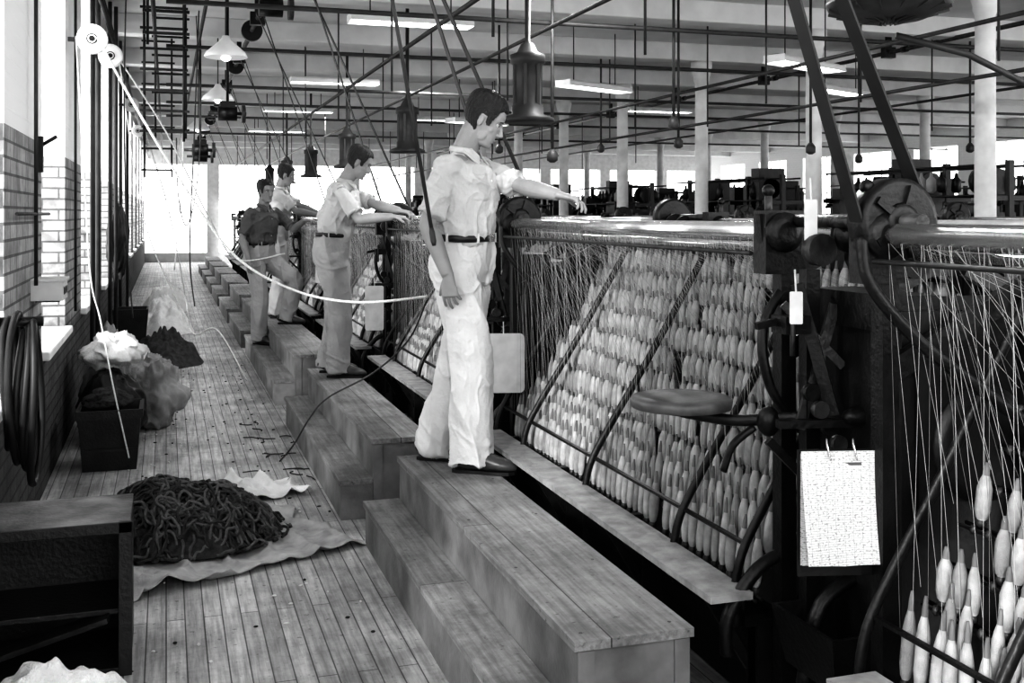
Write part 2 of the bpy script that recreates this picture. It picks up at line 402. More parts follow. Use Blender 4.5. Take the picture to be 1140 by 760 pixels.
    secs=[(q0,.118,.156),(waist+V((0,0,.0)),.124,.161),(waist+V((0.005,0,.045)),.138,.176),(waist+V((0.005,0,.12)),.138,.178),(chest+V((.012,0,-.05)),.136,.180),(chest+V((.01,0,.04)),.124,.180),(chest+V((0,0,.095)),.100,.160),(neckb+V((-.005,0,-.025)),.074,.105),(neckb+V((.0,0,.014)),.062,.066)]
    ln=cr([tuple(c)+(a,w) for c,a,w in secs],4)
    b.sweep([V(q[:3]) for q in ln],[(q[3],q[4]) for q in ln],ref=fw,n=30)
    cuffs=[]
    for sh,el,w,D,N,sg,curl in arms:
        inn=chest+(lat*sg*.10)+V((0,0,.075)); L=P.get('sleeve',.84)
        d=(el-sh).normalized()
        pts=[inn,sh+V((0,0,-.012)),sh.lerp(el,.25),sh.lerp(el,.55),sh.lerp(el,L)]
        rr=[(.066,.070),(.055,.056),(.058,.058),(.059,.059),(.064,.060)]
        ln=cr([tuple(p)+r for p,r in zip(pts,rr)],3)
        b.sweep([V(q[:3]) for q in ln],[(q[3],q[4]) for q in ln],n=16); cuffs.append((pts[-1],d))
    me=remesh(b,max(voxel*1.2,.005),4)
    sd=(int(base.x*37+base.y*11))%50
    def fs_(p,n):
        k=.008*noise.noise(V((p.x*8,p.y*8,p.z*5+sd)))
        k+=.015*(ridge(V((p.x*5+sd,p.y*5+p.z*2,p.z*7-p.x*4)))-.25)
        k+=.005*(ridge(V((p.x*13+sd,p.y*13-p.z*6,p.z*11)))-.25)
        wz=math.exp(-((p.z-waist.z-.05)/.07)**2)
        k+=.015*wz*(ridge(V((math.atan2(p.y-pel.y,p.x-pel.x)*3.2,sd,p.z*3)))-.3)
        for sh,el,w,D,N,sg,curl in arms:
            r=(p-(sh+V((0,-sg*.04,-.06)))).length
            k+=.013*math.exp(-(r/.11)**2)*(ridge(V((p.x*6,sd,p.z*14+p.x*9)))-.3)
        lc=(p-chest).dot(lat); fr=(p-chest).dot(fw)
        if fr>.05 and abs(lc)<.017: k+=.004
        if fr>.03 and abs(abs(lc)-.088)<.045 and -.06<p.z-chest.z<.055: k+=.0045
        if fr>.03 and abs(abs(lc)-.088)<.048 and .03<p.z-chest.z<.058: k+=.003
        return p+n*k
    displace(me,fs_)
    me.materials.clear(); me.materials.append(shirt)
    me.polygons.foreach_set('use_smooth',[True]*len(me.polygons))
    o=bpy.data.objects.new('shirt',me); COL.objects.link(o); o.parent=root
    b=MB()
    for c,d in cuffs:
        A=d.orthogonal().normalized();B=d.cross(A); pts=[c-d*.010+(A*math.cos(t)*.060+B*math.sin(t)*.060) for t in [i*2*math.pi/24 for i in range(25)]]
        b.sweep(pts,(.004,.012),ref=(A),n=6)
    ring=[]
    for i in range(21):
        t=math.radians(35+i*290/20); ring.append(neckb+V((.004,0,.020))+fw*math.cos(t)*.068+lat*math.sin(t)*.070+V((0,0,-.012*math.cos(t))))
    b.sweep(ring,[(.007,.015)]*21,ref=V((1,1,0)),n=8)
    for q in(-1,1):
        a0=neckb+fw*.050+lat*q*.045+V((0,0,.022)); a1=neckb+fw*.080+lat*q*.016+V((0,0,-.012)); a2=neckb+fw*.100+lat*q*.060+V((0,0,-.055)); a3=neckb+fw*.02+lat*q*.077+V((0,0,.015))
        t=V((.006,0,.005)); b.add([a0,a1,a2,a3,a0+t,a1+t,a2+t,a3+t],[(0,1,2,3),(7,6,5,4),(0,4,5,1),(1,5,6,2),(2,6,7,3),(3,7,4,0)],0,False)
    a0=neckb+fw*.066; b.sweep([a0,neckb+fw*.100+V((0,0,-.07))],[(.004,.020),(.003,.003)],ref=fw,n=8,m=2)
    for i in range(5): b.sph(chest+fw*(.140-.003*i)+V((0,0,.03-.06*i)),.005,1,6)
    b.obj('collar_and_cuffs',[shirt,CARD,skin],root)
    # trousers
    b=MB()
    ln=cr([tuple(pel+V((0,0,.155)))+(.124,.162),tuple(pel+V((0,0,.08)))+(.134,.172),tuple(pel+V((-.012,0,-.0)))+(.140,.180),tuple(pel+V((-.012,0,-.07)))+(.120,.172)],4)
    b.sweep([V(q[:3]) for q in ln],[(q[3],q[4]) for q in ln],ref=V((1,0,0)),n=28)
    for hip,kn,an,fy in legs:
        pts=[hip+V((-.005,0,.03)),hip.lerp(kn,.25),hip.lerp(kn,.6),kn,kn.lerp(an,.35),kn.lerp(an,.75),an+V((0,0,-.045))]
        rr=[(.112,.092),(.108,.094),(.100,.088),(.095,.083),(.093,.081),(.095,.079),(.102,.079)]
        ln=cr([tuple(p)+r for p,r in zip(pts,rr)],4)
        b.sweep([V(q[:3]) for q in ln],[(q[3],q[4]) for q in ln],ref=V((1,0,0)),n=20)
    me=remesh(b,max(voxel*1.3,.0055),4)
    def ft_(p,n):
        k=.008*noise.noise(V((p.x*7,p.y*7,p.z*3+sd)))
        k+=.020*(ridge(V((p.x*6+sd,p.y*6,p.z*1.5+p.x*1.5)))-.25)
        k+=.004*(ridge(V((p.x*12+sd,p.y*12,p.z*8+p.x*4)))-.25)
        for i,(hip,kn,an,fy) in enumerate(legs):
            rk=math.exp(-((p-kn).length/.11)**2); ra=math.exp(-((p-an).length/.12)**2)
            k+=.012*(.7*rk+1.4*ra)*(ridge(V((p.x*3+i*7,p.y*3,p.z*12+p.x*7+sd)))-.3)
        c_=math.exp(-((p.z-.86)/.07)**2); k+=.012*c_*(ridge(V((p.x*3,p.y*8,p.z*12+abs(p.y)*14)))-.3)
        return p+n*k
    displace(me,ft_)
    me.materials.clear(); me.materials.append(trou)
    me.polygons.foreach_set('use_smooth',[True]*len(me.polygons))
    o=bpy.data.objects.new('trousers',me); COL.objects.link(o); o.parent=root
    b=MB(); c=pel+V((0,0,.145))
    pts=[c+V((.134*math.cos(t),.172*math.sin(t),.004*math.sin(2*t))) for t in [i*2*math.pi/40 for i in range(41)]]
    b.sweep(pts,(.006,.016),ref=V((1,0,0)),n=8,m=0); b.box(c+V((.142,0,0)),(.008,.045,.036),1)
    for t in(.6,-.6,1.6,-1.6,2.6,-2.6): b.box(c+V((.140*math.cos(t),.178*math.sin(t),0)),(.010,.010,.044),2,Matrix.Rotation(t,3,'Z'))
    b.obj('belt',[BELTL,STEEL,trou],root)
    b=MB()
    for hip,kn,an,fy in legs:
        R=Matrix.Rotation(fy,3,'Z'); g=V((an.x,an.y,an.z-.085))
        S=[(-.075,.018,.026,.030),(-.06,.035,.035,.045),(-.02,.040,.036,.062),(.03,.040,.038,.060),(.08,.036,.045,.044),(.13,.032,.050,.034),(.175,.026,.045,.027),(.205,.018,.026,.018),(.215,.015,.008,.008)]
        S=cr(S,3); b.sweep([g+R@V((x,0,.012+h)) for x,zc,w,h in S],[(h,w) for x,zc,w,h in S],ref=V((0,0,1)),n=16,m=0)
        S2=[(-.080,.024),(-.06,.036),(0,.036),(.05,.038),(.1,.048),(.15,.051),(.19,.042),(.215,.022)]
        top=[g+R@V((x,w,0)) for x,w in S2]+[g+R@V((x,-w,0)) for x,w in reversed(S2)]; N=len(top)
        b.add([p+V((0,0,.001)) for p in top]+[p+V((0,0,.016)) for p in top],[tuple(range(N))[::-1],tuple(range(N,2*N))]+[(i,(i+1)%N,N+(i+1)%N,N+i) for i in range(N)],1,False)
        for k in range(4): b.sweep([g+R@V((.045+.018*k,-.018,.098-.012*k)),g+R@V((.045+.018*k,.018,.098-.012*k))],(.003,.003),n=5,m=1)
    b.obj('shoes',[LEATHER,BLACK],root)
    return root

r=math.radians
human('mill_worker',(1.35,4.95,.42),r(-40),1.80,dict(lean=.0,headfwd=.070,hyaw=r(22),hpitch=r(28),hairvol=.016,
  footL=((1.245,5.13,.42),r(8)),footR=((1.345,4.83,.42),r(10)),
  handL=((1.72,4.60,1.70),(0.2,.5,-1),(1,.25,-.25),(0,.0,-1),.45),
  handR=((1.215,4.73,1.335),(-1,-.3,0),(.08,.03,-1),(.1,1,0),.25)),(SKIN,HAIR,SHIRTL,TROUL),.004)
human('mill_worker',(1.20,8.02,.42),r(-18),1.73,dict(lean=.09,headfwd=.08,hyaw=r(5),hpitch=r(26),hipx=-.02,
  footL=((1.18,8.20,.42),r(10)),footR=((1.20,7.93,.42),r(0)),
  handL=((1.66,7.75,1.63),(0,.5,-1),(1,-.2,-.2),(0,0,-1),.45),
  handR=((1.55,7.60,1.60),(0,-.4,-1),(1,.1,-.1),(0,0,-1),.45)),(SKIN,HAIR,SHIRTM,TROUM),.006)
human('mill_worker',(.98,12.0,.212),r(-50),1.80,dict(lean=.04,headfwd=.03,hyaw=r(-10),hpitch=r(6),kpole=(1,.3,0),
  footL=((1.24,11.95,.42),r(25)),footR=((.96,11.92,.212),r(0)),
  handL=((1.42,11.75,1.55),(0,.5,-1),(.9,.3,0),(0,0,-1),.4),
  handR=((.84,11.78,1.12),(-1,-.4,0),(.1,0,-1),(0,1,0),.3)),(SKIN2,HAIR,SHIRTD,TROUM),.006)
human('mill_worker',(1.22,12.75,.42),r(-10),1.80,dict(lean=.04,headfwd=.05,hyaw=r(0),hpitch=r(15),
  footL=((1.22,12.86,.42),r(10)),footR=((1.22,12.64,.42),r(0)),
  handL=((1.7,12.6,1.62),(0,.5,-1),(1,0,-.1),(0,0,-1),.4),
  handR=((1.66,12.4,1.60),(0,-.5,-1),(1,0,-.1),(0,0,-1),.4)),(SKIN2,HAIR,SHIRTM,TROUM),.007)

# ------------------------------------------------------------------ room
CEIL=4.0; WX=-.68; XR=20.; YE=38.
b=MB(); b.bx(-.9,XR+.2,-3,YE+.2,-.12,0); b.obj('floor',[FLOORM])
b=MB(); b.bx(WX-.4,XR+.3,-.5,YE+.3,CEIL,CEIL+.15)
b.obj('ceiling',[CEILM])
b=MB()
for k in range(-3,11):
    y=8.14+2.77*k; b.bx(WX,XR,y-.13,y+.13,CEIL-.24,CEIL)
b.obj('ceiling_beams',[BEAMM],bevel=.01)
b=MB()
b.bx(WX-.36,WX,-3,YE,0,.78); b.bx(WX-.36,WX,-.5,YE,3.65,CEIL)
k=-3
while 5.2+3*k<YE:
    b.bx(WX-.36,WX,5.2+3*k,6.7+3*k,.78,3.65); k+=1
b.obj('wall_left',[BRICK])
k=-3;wi=1
while 6.7+3*k<YE-1.4:
    y0=6.7+3*k;y1=y0+1.5
    w=MB()
    for zz in(.86,1.55,2.25,2.95,3.6): w.bx(WX-.32,WX-.27,y0,y1,zz-.02,zz+.02)
    for yy in(0,.5,1,1.5): w.bx(WX-.32,WX-.27,y0+yy-.02,y0+yy+.02,.82,3.65)
    w.obj('window_%d'%wi,[WINF]); wi+=1
    s=MB(); s.bx(WX-.34,WX+.05,y0-.04,y1+.04,.78,.83); s.obj('trim_%d'%wi,[SILL],bevel=.01)
    k+=1
b=MB(); b.bx(WX-.4,XR+.3,YE,YE+.3,0,.3); b.bx(WX-.4,XR+.3,YE,YE+.3,3.3,CEIL)
x=WX-.4
while x<XR: b.bx(x,x+.4,YE,YE+.3,.3,3.3); x+=2.4
b.obj('wall_far',[M('far_wall_paint',.6,.8,.1)])
x=WX
while x<XR-1.5:
    w=MB()
    for zz in(.3,.9,1.5,2.1,2.7,3.3): w.bx(x,x+2.0,YE+.1,YE+.15,zz-.008,zz+.008)
    for q in(0,.66,1.33,2.0): w.bx(x+q-.008,x+q+.008,YE+.1,YE+.15,.3,3.3)
    w.obj('window_%d'%wi,[WINF]); wi+=1; x+=2.4
b=MB(); b.bx(XR,XR+.3,6,YE,0,1.0); b.bx(XR,XR+.3,6,YE,3.45,CEIL)
y=6
while y<YE: b.bx(XR,XR+.3,y,y+1.0,1.0,3.45); y+=2.77
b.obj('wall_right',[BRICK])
y=7.0
while y<YE-2.1:
    w=MB()
    for zz in(1,1.6,2.25,2.9,3.45): w.bx(XR+.1,XR+.15,y,y+1.77,zz-.01,zz+.01)
    for q in(0,.59,1.18,1.77): w.bx(XR+.1,XR+.15,y+q-.01,y+q+.01,1,3.45)
    w.obj('window_%d'%wi,[WINF]); wi+=1; y+=2.77
colm=None
for xx in(7.2,13.2):
    for k in range(-1,10):
        if colm is None:
            b=MB()
            b.lathe((0,0,0),(0,0,1),[(0,.17),(.08,.17),(.1,.12),(.14,.1),(3.45,.09),(3.5,.11),(3.54,.11),(3.6,.13),(3.7,.15),(3.76,.15)],20)
            colm=b.mesh('support_column',[COLM])
        o=bpy.data.objects.new('support_column',colm); COL.objects.link(o); o.location=(xx,8.14+2.77*k,0)

# ------------------------------------------------------------------ step platforms
def platform(y0,y1,x0=.93,xm=1.10,x1=1.46):
    b=MB()
    b.bx(x0-.012,xm-.002,y0-.01,y1+.01,.185,.212,0); b.bx(xm-.012,x1,y0-.012,y1+.01,.393,.42,0)
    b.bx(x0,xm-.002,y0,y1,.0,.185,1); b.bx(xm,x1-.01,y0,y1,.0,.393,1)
    b.bx(xm+.0,xm+.05,y0-.008,y0,.01,.39,1); b.bx(x1-.06,x1-.012,y0-.008,y0,.01,.39,1)
    for k in range(int((y1-y0)/.6)+1):
        for xx in(xm+.03,x1-.05): b.lathe((xx,min(y0+.05+.6*k,y1-.02),.42),(0,0,1),[(0,.006),(.001,.006)],6,2)
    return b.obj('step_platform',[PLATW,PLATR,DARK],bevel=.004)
platform(2.83,5.25); platform(5.7,8.45,.88,1.05,1.36); platform(9.3,12.95,.88,1.05,1.4)
for y in(13.4,16.5,19.6,22.7,25.8,28.9): platform(y,y+2.5,.86,1.04,1.38)

# ------------------------------------------------------------------ spinning frame parts (shared meshes)
LEN=2.5; NR=11; SP=.0535; NCOL=int(LEN/SP)
def row(s): return 1.75+.58*s, .43+.97*s
parts=[]
AX=V((.09,0,1)).normalized()
prof=[(0,.008),(.008,.014),(.016,.014),(.020,.010),(.026,.015),(.045,.0195),(.098,.0195),(.118,.0145),(.132,.009),(.150,.0075),(.164,.004)]
TIP=M('bobbin_tip',.16,.6,.3); BOB2=M('grey_bobbin',.30,.75,.2,26,.35,bscale=400)
def bobbins(rows,gap):
    b=MB()
    for r_ in range(rows):
        s=r_/(NR-1); X,Z=row(s); L=1.5 if r_==0 else 1.25 if r_==1 else 1.0
        for c in range(NCOL):
            y=.04+c*SP+(SP/2 if r_%2 else 0)
            if y>LEN-.03: continue
            if random.random()<gap: continue
            jit=V((random.uniform(-.03,.03),random.uniform(-.045,.045),0))
            ll=random.uniform(.88,1.06)*L; rr=random.uniform(.74,1.08); alt=random.random()<.3
            a=(AX+jit).normalized()
            b.lathe((X,y,Z),a,[(t*ll,q*rr) for t,q in prof],8,mf=lambda j:1 if j<3 else (2 if j>7 else (3 if alt else 0)))
    return b.mesh('bobbins',[BOB,GREYM,TIP,BOB2])
parts.append(('bobbins',bobbins(NR,.03)))
bob_near=bobbins(5,.30)
b=MB()
for r_ in range(NR):
    X,Z=row(r_/(NR-1))
    b.cyl((X-.022,0,Z-.004),(X-.022,LEN,Z-.004),.0045,n=6,m=1)
    b.cyl((X+.0,0,Z+.0),(X+.0,LEN,Z+.0),.006,n=6,m=0)
    for c in range(NCOL):
        y=.04+c*SP+(SP/2 if r_%2 else 0)
        b.lathe((X-.022,y,Z-.014),(0,0,1),[(0,.006),(.010,.011),(.024,.006)],6,m=1)
for yy in(0,.42,1.24,2.06,LEN):
    pts=[(1.70,yy,.33),(1.69,yy,.42),(1.715,yy,.55),(1.80,yy,.70),(1.95,yy,.93),(2.14,yy,1.24),(2.27,yy,1.46)]
    pts=cr(pts,4)
    b.sweep([(p[0]-.035,p[1],p[2]+.03) for p in pts],(.011,.016),ref=V((0,1,0)),n=8,m=0)
b.beam((1.86,LEN/2,.36),(2.44,LEN/2,1.31),LEN-.04,.02,2,up=V((-.8,0,.5)))  # added black panel, stands in for the shaded interior behind the bobbins
b.bx(1.68,1.75,-.02,LEN+.02,.36,.395,0); b.bx(1.69,1.705,0,LEN,.60,.61,0)
for c in range(NCOL):
    y=.03+c*SP; b.cyl((1.70,y,.395),(1.70,y,.44),.006,n=5,m=1)
b.bx(1.72,2.6,-.01,.05,.05,.36,0); b.bx(1.72,2.6,LEN-.05,LEN+.01,.05,.36,0)
b.bx(1.8,2.6,0,LEN,.2,.34,0)
for yy in(0,.84,1.66,LEN): b.bx(1.72,1.80,yy-.03,yy+.03,0,.38,0)
b.bx(2.30,2.38,-.05,LEN+.05,1.42,1.50,0)
b.cyl((2.34,-.1,1.54),(2.34,LEN+.1,1.54),.018,n=10,m=1)
parts.append(('creel_rails',b.mesh('creel_rails',[DARK,GREYM,BLACK])))
b=MB()
b.bx(1.52,1.66,-.1,LEN-.06,.475,.497,0)
parts.append(('foot_board',b.mesh('foot_board',[M('foot_board_wood',.28,.6,.3,14,.2)])))
b=MB()
for yy in(.05,.85,1.65,2.35):
    b.beam((1.56,yy,.46),(1.73,yy,.46),.03,.03,0); b.beam((1.58,yy,.46),(1.74,yy,.2),.02,.03,0)
parts.append(('foot_board_brackets',b.mesh('foot_board_brackets',[DARK])))
b=MB()
b.lathe((1.76,-.04,1.565),(0,1,0),[(0,.02),(.03,.02),(.03,.031),(LEN+.02,.031),(LEN+.02,.02),(LEN+.06,.02)],24,0)
b.cyl((1.70,-.02,1.50),(1.70,LEN,1.50),.007,n=10,m=1)
b.cyl((1.83,-.02,1.515),(1.83,LEN,1.515),.014,n=10,m=0)
parts.append(('delivery_roller',b.mesh('delivery_roller',[STEEL,GREYM])))
b=MB()
for c in range(NCOL):
    y=.04+c*SP
    for r_ in(0,1,3,4,6,8,10):
        X,Z=row(r_/(NR-1)); e=V((X-.01,y+random.uniform(-.02,.02),Z+.16))
        st=V((1.728+.003*r_,y+random.uniform(-.05,.05),1.545))
        b.sweep([st,e],(.0007,.0007),n=3,m=0 if random.random()<.65 else 1,cap=False)
parts.append(('threads',b.mesh('threads',[THREAD,THREADB])))
b=MB()
for yy,sg in((-.07,-1),(LEN+.07,1)):
    b.bx(1.70,1.83,yy-.035,yy+.035,1.44,1.63,0)
    b.lathe((1.76,yy-.06,1.565),(0,1,0),[(0,.03),(.01,.06),(.035,.062),(.04,.045),(.10,.045),(.12,.03)],18,0)
    b.lathe((1.86,yy-.03,1.50),(0,1,0),[(0,.05),(.05,.05)],20,0)
    b.bx(1.76,1.81,yy-.025,yy+.025,.1,1.46,0)
    b.beam((1.78,yy,1.2),(2.3,yy,1.45),.03,.06,0)
    b.beam((1.72,yy,1.44),(1.70,yy,1.62),.02,.03,0)
    b.cyl((1.73,yy,1.60),(1.73,yy,1.68),.012,n=8,m=1)
    b.sph((1.73,yy,1.69),.02,0,8)
pts=cr([(1.80,-.07,1.42),(1.70,-.09,1.28),(1.72,-.1,1.1),(1.84,-.1,.95)],5); b.sweep(pts,(.014,.02),n=8,m=0)
pts=cr([(1.60,-.05,.30),(1.60,-.06,.42),(1.70,-.06,.55),(1.84,-.06,.62),(1.95,-.06,.75)],5); b.sweep(pts,(.02,.022),n=8,m=0)
b.bx(1.86,2.62,-.52,-.10,.12,1.36,2)
b.bx(1.90,2.3,-.54,-.52,.75,1.26,2)
b.lathe((2.1,-.53,1.0),(0,-1,0),[(0,.16),(.02,.16),(.03,.12),(.035,.05)],24,2)
b.bx(1.84,2.0,-.5,-.12,1.30,1.40,0)
PY=-.60
b.lathe((1.80,PY,1.60),(0,1,0),[(0,.100),(.005,.113),(.075,.113),(.08,.100)],32,0)
b.lathe((1.80,PY-.012,1.60),(0,1,0),[(0,.03),(.0,.045),(.012,.05)],18,0)
for k in range(5):
    a=k*2*math.pi/5; b.beam((1.80+.03*math.cos(a),PY-.004,1.6+.03*math.sin(a)),(1.80+.095*math.cos(a),PY-.004,1.6+.095*math.sin(a)),.014,.02,0)
b.cyl((1.80,PY-.08,1.60),(1.80,-.05,1.60),.02,n=12,m=1)
b.lathe((1.84,-.45,1.56),(0,1,0),[(0,.06),(.03,.06),(.03,.03),(.12,.03),(.12,.05),(.15,.05)],20,0)
b.lathe((1.74,-.34,1.52),(0,1,0),[(0,.045),(.04,.045)],20,1)
b.lathe((1.92,-.30,1.50),(0,1,0),[(0,.05),(.05,.05)],20,0)
pts=cr([(1.70,PY+.03,1.56),(1.705,PY-.0,1.44),(1.79,PY-.08,1.30),(1.93,PY-.14,1.18),(2.05,PY-.2,1.08)],6); b.sweep(pts,(.012,.022),n=8,m=0)
b.bx(1.755,1.80,-.235,-.195,.12,1.46,0); b.bx(2.2,2.25,-.6,-.56,.0,1.4,0)
b.beam((1.72,-.24,1.42),(1.80,-.3,1.05),.02,.035,0); b.beam((1.84,-.25,1.36),(1.74,-.22,1.0),.018,.03,1)
b.beam((1.70,-.2,1.36),(1.86,-.26,1.18),.015,.025,1)
b.bx(1.66,1.74,-.28,-.2,1.28,1.33,0)
for k in range(4): b.lathe((1.72+.03*k,-.30,1.12-.05*k),(0,-1,0),[(0,.025),(.02,.025)],12,k%2)
b.cyl((1.68,-.28,1.36),(1.68,-.28,1.22),.008,n=6,m=1)
b.beam((1.62,-.30,1.035),(2.02,-.36,1.03),.03,.022,0); b.sph((1.86,-.34,1.05),(.06,.03,.03),0,10)
b.bx(1.78,2.6,-.56,-.02,.0,.16,0)
pts=cr([(1.70,-.30,.30),(1.76,-.30,.52),(1.92,-.30,.60)],5); b.sweep(pts,(.018,.025),n=8,m=0)
for k in range(6): b.lathe((1.80+.02*k,-.16-.03*k,.42-.05*k),(0,-1,0),[(0,.035-.003*k),(.02,.035-.003*k)],12,k%2)
b.bx(1.84,1.86,-.1,LEN,.02,.36,2)
# extra levers, springs, bolts on the head
for k in range(7):
    z=.62+.1*k; b.cyl((1.775,-.24,z),(1.775,-.27,z),.012,n=8,m=1)
b.beam((1.60,-.22,1.30),(1.76,-.22,1.33),.018,.02,0); b.beam((1.62,-.25,.98),(1.80,-.27,.80),.018,.024,0)
b.tube([(1.73+.014*math.cos(t*.9),-.26+.014*math.sin(t*.9),.70+.006*t) for t in range(40)],.003,5,1)
parts.append(('gear_head',b.mesh('gear_head',[DARK,GREYM,BLACK])))
def bin_(b,x0,x1,y0,y1,z0,z1,t,m,tap=.03):
    o=[(x0+tap,y0+tap,z0),(x1-tap,y0+tap,z0),(x1-tap,y1-tap,z0),(x0+tap,y1-tap,z0),(x0,y0,z1),(x1,y0,z1),(x1,y1,z1),(x0,y1,z1)]
    i=[(x0+tap+t,y0+tap+t,z0+t),(x1-tap-t,y0+tap+t,z0+t),(x1-tap-t,y1-tap-t,z0+t),(x0+tap+t,y1-tap-t,z0+t),(x0+t,y0+t,z1),(x1-t,y0+t,z1),(x1-t,y1-t,z1),(x0+t,y1-t,z1)]
    fs=[(3,2,1,0),(0,1,5,4),(1,2,6,5),(2,3,7,6),(3,0,4,7),(8,9,10,11)]+[(12,13,9,8),(13,14,10,9),(14,15,11,10),(15,12,8,11)]+[(4,5,13,12),(5,6,14,13),(6,7,15,14),(7,4,12,15)]
    b.add(o+i,fs,m,False)
b=MB(); bin_(b,1.66,1.94,-.50,-.2,.34,.50,.012,0)
parts.append(('waste_bin',b.mesh('waste_bin',[DARK])))
b=MB()
SX=.95
dd=V((SX-1.8,0,3.75-1.6)).normalized(); nn=V((dd.z,0,-dd.x))
for sg in(-1,1):
    p0=V((1.8,PY+.04,1.6))+nn*.105*sg; p1=V((SX,PY+.04,3.75))-nn*.03*sg
    T=(p1-p0).normalized(); A=V((0,1,0)); B=A.cross(T)
    vs=[p+A*a*.026+B*c*.003+A*sg*.004 for p in(p0,p1) for a,c in((-1,-1),(1,-1),(1,1),(-1,1))]
    b.add(vs,[(0,3,2,1),(4,5,6,7),(0,1,5,4),(1,2,6,5),(2,3,7,6),(3,0,4,7)],0,False)
parts.append(('drive_belt',b.mesh('drive_belt',[BELT])))
def frame(x,y,rz=0,skip=(),near=False):
    e=empty('spinning_frame',(x,y,0),rz)
    for n,me in parts:
        if n in skip: continue
        if near and n=='bobbins': me=bob_near
        o=bpy.data.objects.new(n,me); COL.objects.link(o); o.parent=e
    return e
P=3.12
for k in range(-1,9): frame(0,2.93+P*k,near=(k==-1))
for xr in(4.75,9.1):
    for k in range(0,9): frame(xr,2.93+P*k+LEN,math.pi,skip=('threads','drive_belt'))
for k in range(0,8): frame(3.9,4.2+P*k,skip=('threads','waste_bin','drive_belt'))
# roving creels, taller, beyond
rcs=[]
ROV=M('roving',.3,.8)
for var in range(2):
    b=MB()
    for yy in(0,.9,1.8,2.7):
        b.bx(-.03,.03,yy-.03,yy+.03,0,2.15,0); b.bx(-.3,.3,yy-.02,yy+.02,1.2,1.26,0); b.bx(-.3,.3,yy-.02,yy+.02,1.75,1.8,0)
    for z in(1.26,1.8,2.1):
        for x in(-.27,0,.27): b.cyl((x,0,z),(x,2.7,z),.012,n=6)
    b.bx(-.35,.35,-.1,2.8,.0,1.0,0)
    for z in(1.3,1.84):
        for x in(-.2,.12):
            for k in range(17):
                if random.random()<.55: continue
                b.lathe((x,.12+.155*k,z),(0,0,1),[(0,.02),(.02,.05),(.14,.05),(.17,.02),(.22,.012)],8,1 if random.random()<.4 else 0)
    for k in range(6):
        y=random.uniform(.1,2.6); b.bx(-.2,.2,y,y+random.uniform(.08,.3),1.3,1.3+random.uniform(.2,.95),0)
        b.lathe((.0,y,random.uniform(1.6,2.0)),(0,1,0),[(0,.14),(.06,.14)],16,0)
    rcs.append(b.mesh('roving_creel',[DARK,ROV]))
for i,x in enumerate((7.9,11.2,14.4)):
    for k in range(7):
        o=bpy.data.objects.new('roving_creel',rcs[(i+k)%2]); COL.objects.link(o); o.location=(x,8.6+4.1*k+.7*i,0)

b=MB()
for xs in(SX,9.1):
    b.cyl((xs,0,3.75),(xs,YE-1,3.75),.028,n=12,m=1)
    for k in range(0,10):
        y=2.93+P*k-.56
        b.lathe((xs,y-.05,3.75),(0,1,0),[(0,.04),(.1,.04)],18,0)
        b.bx(xs-.03,xs+.03,y+.3,y+.36,3.70,CEIL,0); b.bx(xs-.08,xs+.08,y+.28,y+.38,3.68,3.82,0)
        if xs==SX: b.lathe((xs,y+1.1,3.75),(0,1,0),[(0,.12),(.1,.12)],24,0)
b.obj('line_shaft',[DARK,GREYM])

# ------------------------------------------------------------------ overhead services
b=MB()
for y,z in((9.2,3.35),(12.0,3.4),(14.7,3.3),(17.5,3.35),(20.5,3.4),(24,3.35)): b.cyl((0,y,z),(XR,y,z),.022,n=8)
for x,z in((1.9,3.0),(3.1,3.2),(5.6,3.0),(6.4,2.75),(9.5,3.1),(-.1,3.3),(.35,3.55)): b.cyl((x,2.5,z),(x,YE-1,z),.018,n=8)
for x in(3.1,5.6,6.4,9.5,1.9):
    for k in range(9):
        y=5+3.1*k+(x*7%2); b.cyl((x,y,2.7),(x,y,CEIL),.010,n=6)
b.obj('overhead_pipework',[PIPE])
b=MB()
for x,y,z in((4.6,9.3,2.55),(5.3,10.6,2.45),(3.3,9.1,2.2),(6.3,9.6,2.35),(4.0,13,2.5),(5.8,14,2.6),(8.6,12,2.4),(9.5,11,2.5)):
    b.cyl((x,y,z),(x,y,CEIL),.014,n=6); b.lathe((x,y,z-.12),(0,0,1),[(0,.02),(.02,.05),(.08,.05),(.12,.02)],10)
b.obj('hanging_rods',[PIPE])
def fluor(x,y,z,L=1.25,rz=0):
    e=empty('fluorescent_lamp',(x,y,z),rz)
    b=MB(); vs=[]
    prof_=[(-.15,-.02),(-.11,.04),(-.05,.07),(.05,.07),(.11,.04),(.15,-.02),(.14,-.02),(.10,.03),(.045,.058),(-.045,.058),(-.10,.03),(-.14,-.02)]
    for xx in(-L/2,L/2): vs+= [(xx,a,c) for a,c in prof_]
    k=len(prof_); fs=[(i,(i+1)%k,k+(i+1)%k,k+i) for i in range(k)]
    b.add(vs,fs,0,False); b.bx(-L/2-.005,-L/2,-.13,.13,-.02,.06,0); b.bx(L/2,L/2+.005,-.13,.13,-.02,.06,0)
    b.cyl((-L/3,0,.06),(-L/3,0,CEIL-z),.008,n=6,m=1); b.cyl((L/3,0,.06),(L/3,0,CEIL-z),.008,n=6,m=1)
    b.obj('reflector',[WHITE,PIPE],e)
    b=MB()
    for q in(-.06,.06): b.cyl((-L/2+.02,q,.005),(L/2-.02,q,.005),.019,n=10)
    b.obj('tubes',[TUBE],e)
for p in((2.36,10.7,3.55),(2.3,15.5,3.5),(2.3,20,3.5),(5.3,13.0,3.25,1.2,.45),(5.0,17.5,3.15,1.2,.45),(8.6,12.4,3.25,1.2,.45),(8.6,18,3.5),(5.2,21,3.5),(2.4,25,3.5),(6.5,10.0,3.2,1.2,.45)): fluor(*p)
